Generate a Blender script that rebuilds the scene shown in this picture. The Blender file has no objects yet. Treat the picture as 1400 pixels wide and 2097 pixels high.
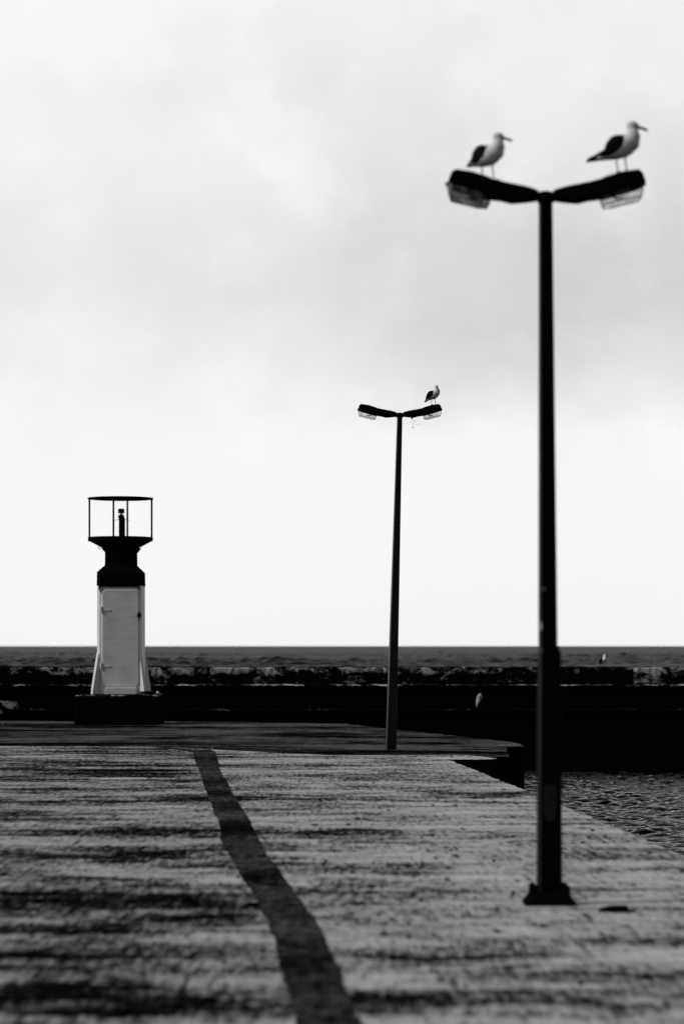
import bpy, bmesh, math, random
import numpy as np
from mathutils import Vector, Matrix, Euler
random.seed(7); np.random.seed(7)
S = bpy.context.scene
COL = S.collection
R = math.radians

# ------------------------------------------------------------------ camera
H, F, CX, HY = 2.0, 4951.0, 700.0, 1323.0      # eye height, focal length and horizon in photo pixels (1400x2097)
cam = bpy.data.cameras.new("camera"); cam_o = bpy.data.objects.new("camera", cam); COL.objects.link(cam_o)
cam_o.location = (0, 0, H); cam_o.rotation_euler = (R(90), 0, 0)
cam.sensor_fit = 'VERTICAL'; cam.sensor_height = 36.0; cam.sensor_width = 24.0
cam.lens = 36.0 * F / 2097.0
cam.shift_y = (HY - 1048.5) / 2097.0
cam.clip_start = 0.5; cam.clip_end = 120000
cam.dof.use_dof = True; cam.dof.focus_distance = 48.0; cam.dof.aperture_fstop = 1.5; cam.dof.aperture_blades = 9
S.camera = cam_o

# ------------------------------------------------------------------ exposure, sky, sun
S.view_settings.view_transform = 'Standard'; S.view_settings.look = 'None'
S.view_settings.exposure = 0.0; S.view_settings.gamma = 1.0
SUN_AZ, SUN_EL = R(-103), R(38)                 # azimuth from +Y, negative = left
SKY_STRENGTH = 0.1

class NB:
    """small node builder"""
    def __init__(s, tree): s.t = tree; s.n = tree.nodes; s.l = tree.links; s.n.clear()
    def new(s, typ, **kw):
        n = s.n.new(typ)
        for k, v in kw.items(): setattr(n, k, v)
        return n
    def put(s, sock, v):
        if v is None: return
        if hasattr(v, 'is_output') or isinstance(v, bpy.types.NodeSocket): s.l.new(v, sock)
        else: sock.default_value = v
    def math(s, op, a, b=None, c=None, clamp=False):
        n = s.new('ShaderNodeMath', operation=op, use_clamp=clamp)
        s.put(n.inputs[0], a); s.put(n.inputs[1], b); s.put(n.inputs[2], c)
        return n.outputs[0]
    def sstep(s, v, lo, hi, a=0.0, b=1.0):
        n = s.new('ShaderNodeMapRange', interpolation_type='SMOOTHSTEP')
        s.put(n.inputs[0], v); s.put(n.inputs[1], lo); s.put(n.inputs[2], hi); s.put(n.inputs[3], a); s.put(n.inputs[4], b)
        return n.outputs[0]
    def mapping(s, vec, scale=(1,1,1), loc=(0,0,0)):
        n = s.new('ShaderNodeMapping'); s.put(n.inputs[0], vec)
        n.inputs['Scale'].default_value = scale; n.inputs['Location'].default_value = loc
        return n.outputs[0]
    def noise(s, vec, scale, detail=4, rough=.55, dist=0):
        n = s.new('ShaderNodeTexNoise'); s.put(n.inputs['Vector'], vec)
        n.inputs['Scale'].default_value = scale; n.inputs['Detail'].default_value = detail
        n.inputs['Roughness'].default_value = rough; n.inputs['Distortion'].default_value = dist
        return n.outputs['Fac']
    def voro(s, vec, scale):
        n = s.new('ShaderNodeTexVoronoi'); s.put(n.inputs['Vector'], vec); n.inputs['Scale'].default_value = scale
        return n.outputs['Distance']
    def ramp(s, v, pts, interp='LINEAR'):
        n = s.new('ShaderNodeValToRGB'); s.put(n.inputs[0], v); cr = n.color_ramp; cr.interpolation = interp
        while len(cr.elements) < len(pts): cr.elements.new(.5)
        for e, (p, g) in zip(cr.elements, pts): e.position = p; e.color = (g, g, g, 1)
        return n.outputs[0]
    def sep(s, v):
        n = s.new('ShaderNodeSeparateXYZ'); s.put(n.inputs[0], v); return n.outputs
    def comb(s, x, y, z):
        n = s.new('ShaderNodeCombineXYZ')
        for i, v in enumerate((x, y, z)): s.put(n.inputs[i], v)
        return n.outputs[0]
    def bump(s, h, strength, dist):
        n = s.new('ShaderNodeBump'); s.put(n.inputs['Height'], h)
        n.inputs['Strength'].default_value = strength; n.inputs['Distance'].default_value = dist
        return n.outputs[0]

world = bpy.data.worlds.new("World"); S.world = world; world.use_nodes = True
b = NB(world.node_tree)
gen = b.new('ShaderNodeTexCoord').outputs['Generated']
x, y, z = b.sep(gen)
zc = b.math('MAXIMUM', z, 0.0)
hor = b.math('SQRT', b.math('SUBTRACT', 1.0, b.math('MULTIPLY', z, z)))
elev = b.math('DIVIDE', zc, b.math('MAXIMUM', hor, .05))           # tan of the elevation
azim = b.math('DIVIDE', x, b.math('MAXIMUM', y, .05))
nv = b.mapping(gen, (1, 1, 1.5), (7.4, 3.4, 1.1))
big = b.noise(nv, 6.0, 5, .5, .35)
mid = b.noise(b.mapping(gen, (1, 1, 1.25), (5.1, 5.9, 3)), 15.0, 7, .55, .25)
edge = b.noise(b.mapping(gen, (1, 1, 1.1), (8.0, 8, 2)), 9.0, 8, .55, .2)
wob = b.math('ADD', b.math('MULTIPLY', b.math('SUBTRACT', big, .5), .09), b.math('MULTIPLY', b.math('SUBTRACT', mid, .5), .05))
e2 = b.math('ADD', elev, wob)
bank = b.ramp(b.math('MULTIPLY', e2, 2.5), [(0, .02), (.185, .0), (.215, .10), (.26, .22), (.33, .28), (.42, .24), (.54, .12), (.70, .055), (1.0, .07)])
right = b.sstep(azim, -.12, .10, .32, 1.0)     # the bank is heavier to the right, thin on the left
puff = b.math('ADD', b.math('MULTIPLY', b.math('SUBTRACT', mid, .5), .16), b.sstep(edge, .44, .56, -.03, .028))
low = b.sstep(elev, .035, .11, .12, 1.0)
cloud = b.math('ADD', b.math('SUBTRACT', .945, b.math('MULTIPLY', bank, right)), b.math('MULTIPLY', puff, low))
cloud = b.math('MINIMUM', cloud, .965)
# thick overcast: brightest round the veiled sun ahead, dull behind the viewer
dn = b.new('ShaderNodeVectorMath', operation='DOT_PRODUCT'); b.put(dn.inputs[0], gen); dn.inputs[1].default_value = (-.30, .954, 0)
away = b.ramp(b.math('MULTIPLY_ADD', dn.outputs['Value'], .5, .5), [(0, .10), (.25, .14), (.5, .45), (.72, .95), (.8, 1.0)], 'EASE')
cloud = b.math('MULTIPLY', cloud, away)
sky = b.new('ShaderNodeTexSky', sky_type='NISHITA', sun_disc=False, sun_elevation=SUN_EL, sun_rotation=SUN_AZ, dust_density=2.0)
bw = b.new('ShaderNodeRGBToBW'); b.put(bw.inputs[0], sky.outputs[0])
veil = b.math('MULTIPLY', bw.outputs[0], b.math('MULTIPLY', away, .10))
tot = b.math('ADD', b.math('MULTIPLY', cloud, 9.55), veil)
bg = b.new('ShaderNodeBackground'); b.put(bg.inputs[0], b.comb(tot, tot, tot)); bg.inputs[1].default_value = SKY_STRENGTH
wo = b.new('ShaderNodeOutputWorld'); b.l.new(bg.outputs[0], wo.inputs[0])

sun = bpy.data.lights.new("sun", 'SUN'); sun.energy = 2.0; sun.angle = R(14); sun.color = (1, .99, .98)
sun_o = bpy.data.objects.new("sun", sun); COL.objects.link(sun_o)
sd = Vector((math.sin(SUN_AZ) * math.cos(SUN_EL), math.cos(SUN_AZ) * math.cos(SUN_EL), math.sin(SUN_EL)))
sun_o.rotation_euler = (-sd).to_track_quat('-Z', 'Y').to_euler(); sun_o.location = (-20, 10, 30)

# ------------------------------------------------------------------ helpers
def G(px, py, zz=0.0):
    """photo pixel -> point on the level zz"""
    Y = F * (H - zz) / (py - HY)
    return ((px - CX) * Y / F, Y)

def mat(name):
    m = bpy.data.materials.new(name); m.use_nodes = True
    return m, NB(m.node_tree)

def finish(nb, col, rough=.8, spec=.2, normal=None, **kw):
    p = nb.new('ShaderNodeBsdfPrincipled')
    nb.put(p.inputs['Base Color'], (col, col, col, 1) if isinstance(col, float) else col)
    nb.put(p.inputs['Roughness'], rough); nb.put(p.inputs['Specular IOR Level'], spec)
    if normal is not None: nb.put(p.inputs['Normal'], normal)
    for k, v in kw.items(): nb.put(p.inputs[k], v)
    o = nb.new('ShaderNodeOutputMaterial'); nb.l.new(p.outputs[0], o.inputs[0])
    return p

def matte(nb, col, normal=None):
    p = nb.new('ShaderNodeBsdfDiffuse'); p.inputs['Roughness'].default_value = .6
    nb.put(p.inputs['Color'], (col, col, col, 1) if isinstance(col, float) else col)
    if normal is not None: nb.put(p.inputs['Normal'], normal)
    o = nb.new('ShaderNodeOutputMaterial'); nb.l.new(p.outputs[0], o.inputs[0])

def obj(name, bm, m, parent=None, smooth=False, bevel=0.0, kind=None):
    bmesh.ops.recalc_face_normals(bm, faces=bm.faces)
    me = bpy.data.meshes.new(name); bm.to_mesh(me); bm.free()
    for mm in (m if isinstance(m, (list, tuple)) else [m]): me.materials.append(mm)
    if smooth: me.polygons.foreach_set('use_smooth', [True] * len(me.polygons))
    o = bpy.data.objects.new(name, me); COL.objects.link(o)
    if parent: o.parent = parent
    if bevel:
        md = o.modifiers.new('bevel', 'BEVEL'); md.width = bevel; md.segments = 2; md.limit_method = 'ANGLE'
    if kind: o['kind'] = kind
    return o

def thing(name, label, cat, loc=(0, 0, 0), rot=(0, 0, 0), group=None):
    o = bpy.data.objects.new(name, None); COL.objects.link(o); o.empty_display_size = .2
    o.location = loc; o.rotation_euler = rot
    return tag(o, label, cat, group)

def tag(o, label, cat, group=None):
    o['label'] = label; o['category'] = cat
    if group: o['group'] = group
    return o

def box(bm, c, s, rot=None):
    M = Matrix.Translation(c)
    if rot is not None: M = M @ Euler(rot).to_matrix().to_4x4()
    M = M @ Matrix.Diagonal((s[0], s[1], s[2], 1))
    return bmesh.ops.create_cube(bm, size=1, matrix=M)['verts']

def rings(bm, rs, cap=True):
    """join successive closed rings of points"""
    vs = [[bm.verts.new(p) for p in r] for r in rs]
    n = len(vs[0])
    for a, c in zip(vs, vs[1:]):
        for i in range(n): bm.faces.new((a[i], a[(i + 1) % n], c[(i + 1) % n], c[i]))
    if cap: bm.faces.new(vs[0][::-1]); bm.faces.new(vs[-1])
    return vs

def lathe(bm, prof, n=32, c=(0, 0)):
    rings(bm, [[(c[0] + r * math.cos(2 * math.pi * k / n), c[1] + r * math.sin(2 * math.pi * k / n), zz) for k in range(n)] for r, zz in prof])

def tube(bm, pts, rad, n=8):
    pts = [Vector(p) for p in pts]
    rr = rad if isinstance(rad, (list, tuple)) else [rad] * len(pts)
    out = []
    for i, p in enumerate(pts):
        t = (pts[min(i + 1, len(pts) - 1)] - pts[max(i - 1, 0)]).normalized()
        u = t.orthogonal().normalized() if abs(t.z) > .99 else t.cross(Vector((0, 0, 1))).normalized()
        w = t.cross(u)
        out.append([p + rr[i] * (math.cos(2 * math.pi * k / n) * u + math.sin(2 * math.pi * k / n) * w) for k in range(n)])
    rings(bm, out)

def rsquare(hx, hy, r, zz, rot=0.0, c=(0, 0), n=4):
    """rounded rectangle ring"""
    out = []
    for q, (sx, sy) in enumerate(((1, 1), (-1, 1), (-1, -1), (1, -1))):
        for k in range(n + 1):
            a = math.pi / 2 * (q + k / n)
            px, py = sx * (hx - r) + r * math.cos(a), sy * (hy - r) + r * math.sin(a)
            out.append((c[0] + px * math.cos(rot) - py * math.sin(rot), c[1] + px * math.sin(rot) + py * math.cos(rot), zz))
    return out

def planeloft(bm, secs, n=16):
    """sections (x, z, half height, half width) along a spine in the XZ plane -> closed tapered body"""
    out = []
    for i, (sx, sz, hh, hw) in enumerate(secs):
        a, c = secs[max(i - 1, 0)], secs[min(i + 1, len(secs) - 1)]
        t = Vector((c[0] - a[0], 0, c[1] - a[1])).normalized(); nrm = Vector((-t.z, 0, t.x))
        out.append([Vector((sx, 0, sz)) + nrm * hh * math.cos(2 * math.pi * k / n) + Vector((0, 1, 0)) * hw * math.sin(2 * math.pi * k / n) for k in range(n)])
    rings(bm, out)

def waves(X, Y, comps):
    Z = np.zeros_like(X)
    for amp, lam, ang, ph in comps:
        k = 2 * np.pi / lam
        u = k * (X * np.sin(ang) + Y * np.cos(ang)) + ph
        Z += amp * (np.abs(np.sin(u * .5)) * -2 + 1) if amp < 0 else amp * np.sin(u)
    return Z

def gridmesh(name, X, Y, Z, m):
    ny, nx = X.shape
    co = np.stack([X, Y, Z], -1).reshape(-1, 3)
    i = np.arange(ny * nx).reshape(ny, nx)
    f = np.stack([i[:-1, :-1], i[:-1, 1:], i[1:, 1:], i[1:, :-1]], -1).reshape(-1, 4)
    me = bpy.data.meshes.new(name); me.from_pydata(co.tolist(), [], f.tolist()); me.materials.append(m)
    me.polygons.foreach_set('use_smooth', [True] * len(me.polygons))
    o = bpy.data.objects.new(name, me); COL.objects.link(o); o['kind'] = 'structure'
    return o

# ------------------------------------------------------------------ materials
def black_paint(name, base=.004, spec=.06, chips=True, rough=None):
    m, b = mat(name)
    co = b.new('ShaderNodeTexCoord').outputs['Object']
    n = b.noise(co, 9, 6, .65)
    col = b.ramp(n, [(.3, base * .7), (.62, base * 1.3), (.72, base * (5 if chips else 1.6))])
    nrm = b.bump(b.noise(co, 60, 3), .25, .004)
    if spec: finish(b, col, rough or b.sstep(n, .3, .7, .5, .75), spec, nrm)
    else: matte(b, col, nrm)
    return m
M_black = black_paint('black_paint', .004, 0)
M_head = black_paint('black_tower_paint', .004, 0, False)
M_pole = black_paint('dark_galvanised', .002, .025, True, .5)
M_pole_smooth = black_paint('dark_smooth_steel', .003, .5, False, .38)
M_cover = black_paint('dark_cover', .011, .1)

def plain(name, g, rough=.6, spec=.2):
    m, b = mat(name)
    co = b.new('ShaderNodeTexCoord').outputs['Object']
    n = b.noise(co, 14, 5, .6)
    cr = b.ramp(n, [(.3, g * .75), (.7, g * 1.15)])
    if spec <= .05: matte(b, cr)
    else: finish(b, cr, rough, spec)
    return m
M_lit_tape = plain('grey_tape', .10)
M_pale_fill = plain('pale_fill', .6)

# white painted plaster of the light tower
M_white, b = mat('white_plaster')
co = b.new('ShaderNodeTexCoord').outputs['Object']
n1 = b.noise(b.mapping(co, (1, 1, .25)), 3.2, 6, .65); n2 = b.noise(co, 22, 6, .7); n3 = b.noise(b.mapping(co, (1, 1, .12)), 12, 4, .6)
mixv = b.math('ADD', b.math('MULTIPLY', n1, .5), b.math('ADD', b.math('MULTIPLY', n2, .25), b.math('MULTIPLY', n3, .25)))
finish(b, b.ramp(mixv, [(.3, .52), (.45, .72), (.62, .82)]), .7, .15, b.bump(b.math('ADD', n2, b.noise(co, 70, 4, .6)), .35, .006))
M_door, b = mat('door_paint')
co = b.new('ShaderNodeTexCoord').outputs['Object']
n1 = b.noise(b.mapping(co, (.25, 1, 1)), 9, 6, .7); n2 = b.noise(co, 1.8, 5, .6)
spk = b.sstep(b.voro(co, 16), .05, .12)
colr = b.ramp(b.math('ADD', b.math('MULTIPLY', n1, .5), b.math('MULTIPLY', n2, .5)), [(.32, .52), (.5, .70), (.66, .78)])
mx = b.new('ShaderNodeMix', data_type='RGBA', blend_type='MULTIPLY'); mx.inputs[0].default_value = .35
b.put(mx.inputs[6], colr); b.put(mx.inputs[7], b.comb(spk, spk, spk))
finish(b, mx.outputs[2], .55, .2, b.bump(n1, .25, .006))

# pale worn concrete of the quay
def stain_mask(b, X, Y, spots, wob):
    tot = None
    for cx, cy, a, bb, k in spots:
        d = b.math('SQRT', b.math('ADD', b.math('POWER', b.math('DIVIDE', b.math('SUBTRACT', X, cx), a), 2.0),
                                  b.math('POWER', b.math('DIVIDE', b.math('SUBTRACT', Y, cy), bb), 2.0)))
        v = b.math('MULTIPLY', b.sstep(b.math('ADD', d, wob), .55, 1.15, 1.0, 0.0), k)
        tot = v if tot is None else b.math('MAXIMUM', tot, v)
    return tot
M_deck, b = mat('worn_pale_concrete')
co = b.new('ShaderNodeTexCoord').outputs['Object']; X, Y, _ = b.sep(co)
cs = b.mapping(co, (.45, 1, 1))
n1 = b.noise(cs, .75, 9, .68, .3); n2 = b.noise(b.mapping(co, (.7, 1, 1), (3, 9, 0)), 2.4, 9, .75); n3 = b.noise(b.mapping(co, (1, .14, 1)), 16, 6, .8)
v = b.math('ADD', b.math('MULTIPLY', n1, .40), b.math('ADD', b.math('MULTIPLY', n2, .28), b.math('MULTIPLY', n3, .32)))
v = b.math('ADD', v, b.sstep(X, -2.2, 1.4, -.010, .022))
wob = b.math('MULTIPLY', b.math('SUBTRACT', b.noise(cs, 2.2, 7, .7), .5), 2.2)
spots = [(-1.75, 18.3, 1.45, 1.9, .85), (.1, 25.4, .7, 1.0, .7), (-3.3, 38.2, 1.3, 1.5, 1.0), (1.8, 32.7, .95, 1.2, 1.0),
         (-1.1, 13.7, 1.6, .7, .9), (-1.4, 15.9, 1.2, .5, .5), (.65, 15.6, .75, .5, .5), (-4.2, 36.0, 1.8, .5, .8), (1.0, 37.5, 1.6, .8, .7), (.4, 20.6, .9, .45, .5), (-2.5, 31.5, 2.2, .8, .35),
         (1.9, 18.35, 1.3, .22, .75), (1.2, 19.9, 1.7, .3, .45), (2.2, 21.6, 1.1, .2, .6), (1.2, 13.3, .8, .4, .6), (.35, 13.7, 1.3, .5, .9), (.9, 32.4, 1.7, 1.0, .75), (-.9, 15.0, 1.3, .25, .4), (-4.5, 40.5, 3.0, .5, .5), (.9, 28.6, 1.5, .3, .35), (1.5, 14.6, .9, .3, .45), (-1.8, 23.0, 1.6, .35, .4), (-2.6, 43.5, 3.0, .4, .4), (.2, 30.2, 1.2, .4, .5), (2.4, 27.2, .9, .25, .5)]  # nearest spots: damp, with lens vignetting darkened in as well
st = stain_mask(b, X, Y, spots, wob)
v2 = b.math('SUBTRACT', v, b.math('MULTIPLY', st, .062))
pit = b.sstep(b.math('ADD', b.voro(b.mapping(co, (1, .12, 1)), 4.6), b.math('MULTIPLY', b.math('SUBTRACT', n2, .5), .5)), .09, .17)
pit2 = b.sstep(b.math('ADD', b.voro(b.mapping(co, (1, .13, 1), (.3, .7, 0)), 13), b.math('MULTIPLY', b.math('SUBTRACT', n1, .5), 1.0)), .17, .30)
colr = b.ramp(v2, [(.42, .004), (.452, .03), (.476, .10), (.50, .21), (.535, .33), (.60, .46)])
k = b.math('MULTIPLY', b.math('MULTIPLY_ADD', pit, .75, .25), b.math('MULTIPLY_ADD', pit2, .6, .4))
mx = b.new('ShaderNodeMix', data_type='RGBA', blend_type='MULTIPLY'); mx.inputs[0].default_value = 1
b.put(mx.inputs[6], colr); b.put(mx.inputs[7], b.comb(k, k, k))
hgt = b.math('ADD', b.math('MULTIPLY', n3, .5), b.math('ADD', n2, b.math('MULTIPLY', pit, .5)))
matte(b, mx.outputs[2], b.bump(hgt, .6, .02))

# darker end of the quay
M_apron, b = mat('dark_damp_concrete')
co = b.new('ShaderNodeTexCoord').outputs['Object']
cs = b.mapping(co, (.4, 1, 1))
n1 = b.noise(cs, .5, 7, .65, .4); n2 = b.noise(cs, 3.2, 7, .7); n3 = b.noise(b.mapping(co, (1, .12, 1)), 9, 6, .75)
v = b.math('ADD', b.math('MULTIPLY', n1, .5), b.math('ADD', b.math('MULTIPLY', n2, .32), b.math('MULTIPLY', n3, .18)))
wob = b.math('MULTIPLY', b.math('SUBTRACT', b.noise(cs, 1.6, 7, .7), .5), 2.4); X, Y, _ = b.sep(co)
v = b.math('SUBTRACT', b.math('ADD', v, .012), b.math('MULTIPLY', stain_mask(b, X, Y, [(.8, 46.4, 3.2, 1.2, 1.0), (-5, 50.0, 4.0, 1.4, .8), (-.6, 56.0, 1.4, 2.2, .9), (-5.8, 61.4, 2.6, .8, .9), (2.0, 50.8, .8, .5, .6)], wob), .07))
grit = b.sstep(b.voro(b.mapping(co, (1, .12, 1)), 2.6), .05, .03)
colr = b.ramp(v, [(.42, .002), (.47, .010), (.505, .034), (.545, .065), (.62, .12)])
mx = b.new('ShaderNodeMix', data_type='RGBA'); b.put(mx.inputs[0], b.math('MULTIPLY', grit, .8)); b.put(mx.inputs[6], colr); mx.inputs[7].default_value = (.4, .4, .4, 1)
matte(b, mx.outputs[2], b.bump(b.math('ADD', n2, n3), .6, .02))

M_side = plain('shaded_wet_concrete', .004, .9, .02)  # wet quay sides, their shade also put into the black colour

M_path, b = mat('dark_patched_strip')
co = b.new('ShaderNodeTexCoord').outputs['Object']; X, Y, _ = b.sep(co)
n1 = b.noise(b.mapping(co, (.2, 1, 1)), .55, 3, .5); n2 = b.noise(co, 6, 7, .75); n3 = b.noise(b.mapping(co, (1, .16, 1)), 13, 6, .8)
v = b.math('ADD', b.math('MULTIPLY', n1, .26), b.math('ADD', b.math('MULTIPLY', n2, .42), b.math('MULTIPLY', n3, .32)))
wob = b.math('MULTIPLY', b.math('SUBTRACT', b.noise(co, 4, 6, .7), .5), 1.4)
v = b.math('SUBTRACT', v, b.math('MULTIPLY', stain_mask(b, X, Y, [(-1.2, 26.6, .6, 1.3, 1.0), (-.1, 14.15, .45, .32, 1.0), (-.9, 20.8, .5, .6, .7), (-2.0, 33.0, .6, 1.2, .5)], wob), .05))
matte(b, b.ramp(v, [(.41, .002), (.465, .010), (.51, .030), (.56, .055), (.64, .11)]), b.bump(b.math('ADD', n2, n3), .6, .02))

# weathered breakwater stone
def stone(name, lo, hi, thr, patchy):
    m, b = mat(name)
    tc = b.new('ShaderNodeTexCoord'); co = tc.outputs['Object']; gx, gy, gz = b.sep(tc.outputs['Object'])
    oi = b.new('ShaderNodeObjectInfo'); rnd = oi.outputs['Random']; age = b.sep(oi.outputs['Color'])[0]
    off = b.comb(b.math('MULTIPLY', rnd, 37.0), 0.0, b.math('MULTIPLY', rnd, 11.0))
    va = b.new('ShaderNodeVectorMath', operation='ADD'); b.put(va.inputs[0], co); b.put(va.inputs[1], off)
    n1 = b.noise(b.mapping(va.outputs[0], (.55, 1, 1)), 2.2, 8, .72, .6); n2 = b.noise(va.outputs[0], 14, 6, .75)
    v = b.math('ADD', b.math('MULTIPLY', n1, .72), b.math('MULTIPLY', n2, .28))
    if patchy:   # lichen on the upper part of each block, more on some blocks than on others
        up = b.math('MULTIPLY', b.sstep(gz, .24, .50), b.sstep(gz, .60, .56))
        v = b.math('MULTIPLY_ADD', b.math('SUBTRACT', v, .5), 1.5, .5)
        v = b.math('ADD', b.math('ADD', v, b.math('MULTIPLY', up, .14)), b.math('MULTIPLY', b.math('SUBTRACT', age, .5), .30))
    col = b.ramp(v, [(thr - .03, lo), (thr + .015, hi * .45), (thr + .09, hi)])
    matte(b, col, b.bump(v, .8, .04))
    return m
M_block = stone('lichened_stone', .004, .44, .625, True)
M_wall = stone('black_wet_stone', .0025, .05, .72, False)
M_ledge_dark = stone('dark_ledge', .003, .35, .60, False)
M_ledge = stone('eroded_lit_edge', .003, .8, .545, False)  # eroded edge, the light its top catches put into the pale tone

def water_mat(name, base, refl, rough, bs, bstr, cap):
    m, b = mat(name)
    co = b.new('ShaderNodeTexCoord').outputs['Object']
    n = b.noise(b.mapping(co, (.6, 1, 1)), bs, 5, .65)
    nrm = b.bump(n, bstr, .05)
    d = b.new('ShaderNodeBsdfDiffuse'); d.inputs[0].default_value = (base, base, base, 1)
    g = b.new('ShaderNodeBsdfGlossy'); g.inputs['Color'].default_value = (1, 1, 1, 1); g.inputs['Roughness'].default_value = rough
    b.put(d.inputs['Normal'], nrm); b.put(g.inputs['Normal'], nrm)
    fr = b.new('ShaderNodeFresnel'); fr.inputs['IOR'].default_value = 1.33; b.put(fr.inputs['Normal'], nrm)
    ms = b.new('ShaderNodeMixShader'); b.put(ms.inputs[0], b.math('MINIMUM', b.math('MULTIPLY', fr.outputs[0], refl), cap))
    b.l.new(d.outputs[0], ms.inputs[1]); b.l.new(g.outputs[0], ms.inputs[2])
    o = b.new('ShaderNodeOutputMaterial'); b.l.new(ms.outputs[0], o.inputs[0])
    return m
M_harbour = water_mat('harbour_water', .0005, .72, .03, 5.0, .25, .6)
M_sea = water_mat('sea_water', .003, .22, .05, .35, .9, .10)

# lens bowl of the lamps: clear aged acrylic
def lens_mat(name, tint, op):
    m, b = mat(name)
    co = b.new('ShaderNodeTexCoord').outputs['Object']
    n = b.noise(b.mapping(co, (1, 1, .5)), 9, 6, .7)
    tr = b.new('ShaderNodeBsdfTransparent'); tr.inputs[0].default_value = (tint, tint, tint, 1)
    p = b.new('ShaderNodeBsdfPrincipled'); p.inputs['Roughness'].default_value = .3; p.inputs['Specular IOR Level'].default_value = .3
    b.put(p.inputs['Base Color'], b.ramp(n, [(.4, .02), (.65, .25)]))
    ms = b.new('ShaderNodeMixShader'); b.put(ms.inputs[0], b.math('MULTIPLY', b.sstep(n, .35, .7), op))
    b.l.new(tr.outputs[0], ms.inputs[1]); b.l.new(p.outputs[0], ms.inputs[2])
    o = b.new('ShaderNodeOutputMaterial'); b.l.new(ms.outputs[0], o.inputs[0])
    return m
M_lens = lens_mat('clear_lens', .93, .45)
M_lens_dirty = lens_mat('dirty_lens', .45, .9)

# gull
def feather(name, lo, hi):
    m, b = mat(name); co = b.new('ShaderNodeTexCoord').outputs['Object']
    n = b.noise(b.mapping(co, (1, 1, 2)), 30, 5, .65)
    finish(b, b.ramp(n, [(.3, lo), (.7, hi)]), .85, .05, b.bump(n, .3, .004))
    return m
M_fwhite = feather('white_feathers', .62, .78); M_fblack = feather('black_feathers', .004, .008)
M_leg = plain('gull_leg', .16); M_bill = plain('gull_bill', .02)
M_stone = plain('dark_pebble', .008, .9, .05)
M_rag = plain('black_rubber', .004, .8, .05)

# ------------------------------------------------------------------ quay, path, water
def jitter_line(a, c, n, amp):
    a, c = Vector(a), Vector(c); d = (c - a); nr = Vector((-d.y, d.x)).normalized()
    return [tuple(a + d * (i / n) + nr * random.uniform(-amp, amp)) for i in range(n)]
def slab(name, poly, top, bottom, mats):
    bm = bmesh.new()
    lo = [bm.verts.new((p[0], p[1], bottom)) for p in poly]; hi = [bm.verts.new((p[0], p[1], top)) for p in poly]
    f = bm.faces.new(hi); f.material_index = 0
    bm.faces.new(lo[::-1]).material_index = 1
    n = len(poly)
    for i in range(n): bm.faces.new((lo[i], lo[(i + 1) % n], hi[(i + 1) % n], hi[i])).material_index = 1
    bmesh.ops.triangulate(bm, faces=[f])
    return obj(name, bm, mats, kind='structure')

E1, E2, E3 = G(918, 1556), G(1073, 1618), G(1400, 1752)
far_pts = [G(918, 1556), G(860, 1553.5), G(790, 1551), G(700, 1547.5), G(600, 1543), G(520, 1539), G(445, 1535), G(390, 1532), G(340, 1529.5)]
deck = []
deck += [(5.3, -6.0)]
deck += jitter_line((4.62, 4.0), E3, 40, .012) + jitter_line(E3, E2, 60, .02) + jitter_line(E2, E1, 50, .025)
for p, q in zip(far_pts, far_pts[1:]): deck += jitter_line(p, q, 8, .05)
deck += jitter_line(far_pts[-1], (-9.0, 48.6), 40, .06) + [(-30, 49.5), (-30, -6.0)]
slab('quay_deck', deck, 0.0, -4.0, [M_deck, M_side])
ap = [(-32, 66.3)] + jitter_line((-32, 66.3), G(330, 1473), 20, .05) + jitter_line(G(330, 1473), G(700, 1478), 30, .08)
ap += jitter_line(G(700, 1478), G(900, 1499), 20, .06) + jitter_line(G(900, 1499), G(1050, 1515), 20, .05) + [G(1062, 1518), G(1073, 1524)]
ap += [G(1038, 1525), G(1036, 1530), G(1042, 1543)] + jitter_line(G(1041, 1543.5), G(930, 1545), 12, .03)
AZ = -.05
ap += [G(905, 1547), (0.5, 40.0), (-3, 43), (-32, 44)]
slab('quay_end', ap, AZ, -4.0, [M_apron, M_side])
# thin raised lip of pale concrete left between deck and quay end
lip = [G(620, 1544.6), G(760, 1544.2), G(880, 1544), G(960, 1544.3), G(1018, 1551), G(1000, 1553), G(940, 1553), G(880, 1553), G(760, 1550), G(620, 1547)]
slab('quay_lip', lip, -.02, -.6, [M_deck, M_side])

left = [(395, 1540), (404, 1570), (430, 1640), (447, 1680), (452, 1720), (490, 1790), (520, 1835), (545, 1880), (562, 1930), (572, 1970), (590, 2040), (606, 2097), (640, 2230)]
rght = [(442, 1540), (450, 1575), (480, 1630), (511, 1680), (540, 1740), (570, 1780), (606, 1835), (645, 1880), (670, 1930), (695, 1990), (716, 2050), (742, 2097), (800, 2230)]
bm = bmesh.new()
def dens(ln, k=14):
    o = []; w = 0.0
    for (a0, a1), (c0, c1) in zip(ln, ln[1:]):
        for i in range(k):
            t = i / k; w = .6 * w + random.uniform(-2.2, 2.2); o.append((a0 + (c0 - a0) * t + (w + random.uniform(-2, 2)) * (a1 - 1400) / 450, a1 + (c1 - a1) * t))
    return o + [ln[-1]]
L = [bm.verts.new((*G(*p), .004)) for p in dens(left)]; Rr = [bm.verts.new((*G(*p), .004)) for p in dens(rght)]
for i in range(len(L) - 1): bm.faces.new((L[i], L[i + 1], Rr[i + 1], Rr[i]))
tail = [G(310, 1528.6), G(350, 1530.5), G(395, 1536), G(430, 1535), G(442, 1540)]
tv = [bm.verts.new((*p, .004)) for p in tail]
bm.faces.new(tv + [L[0]])
obj('path', bm, M_path, kind='structure')

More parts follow.
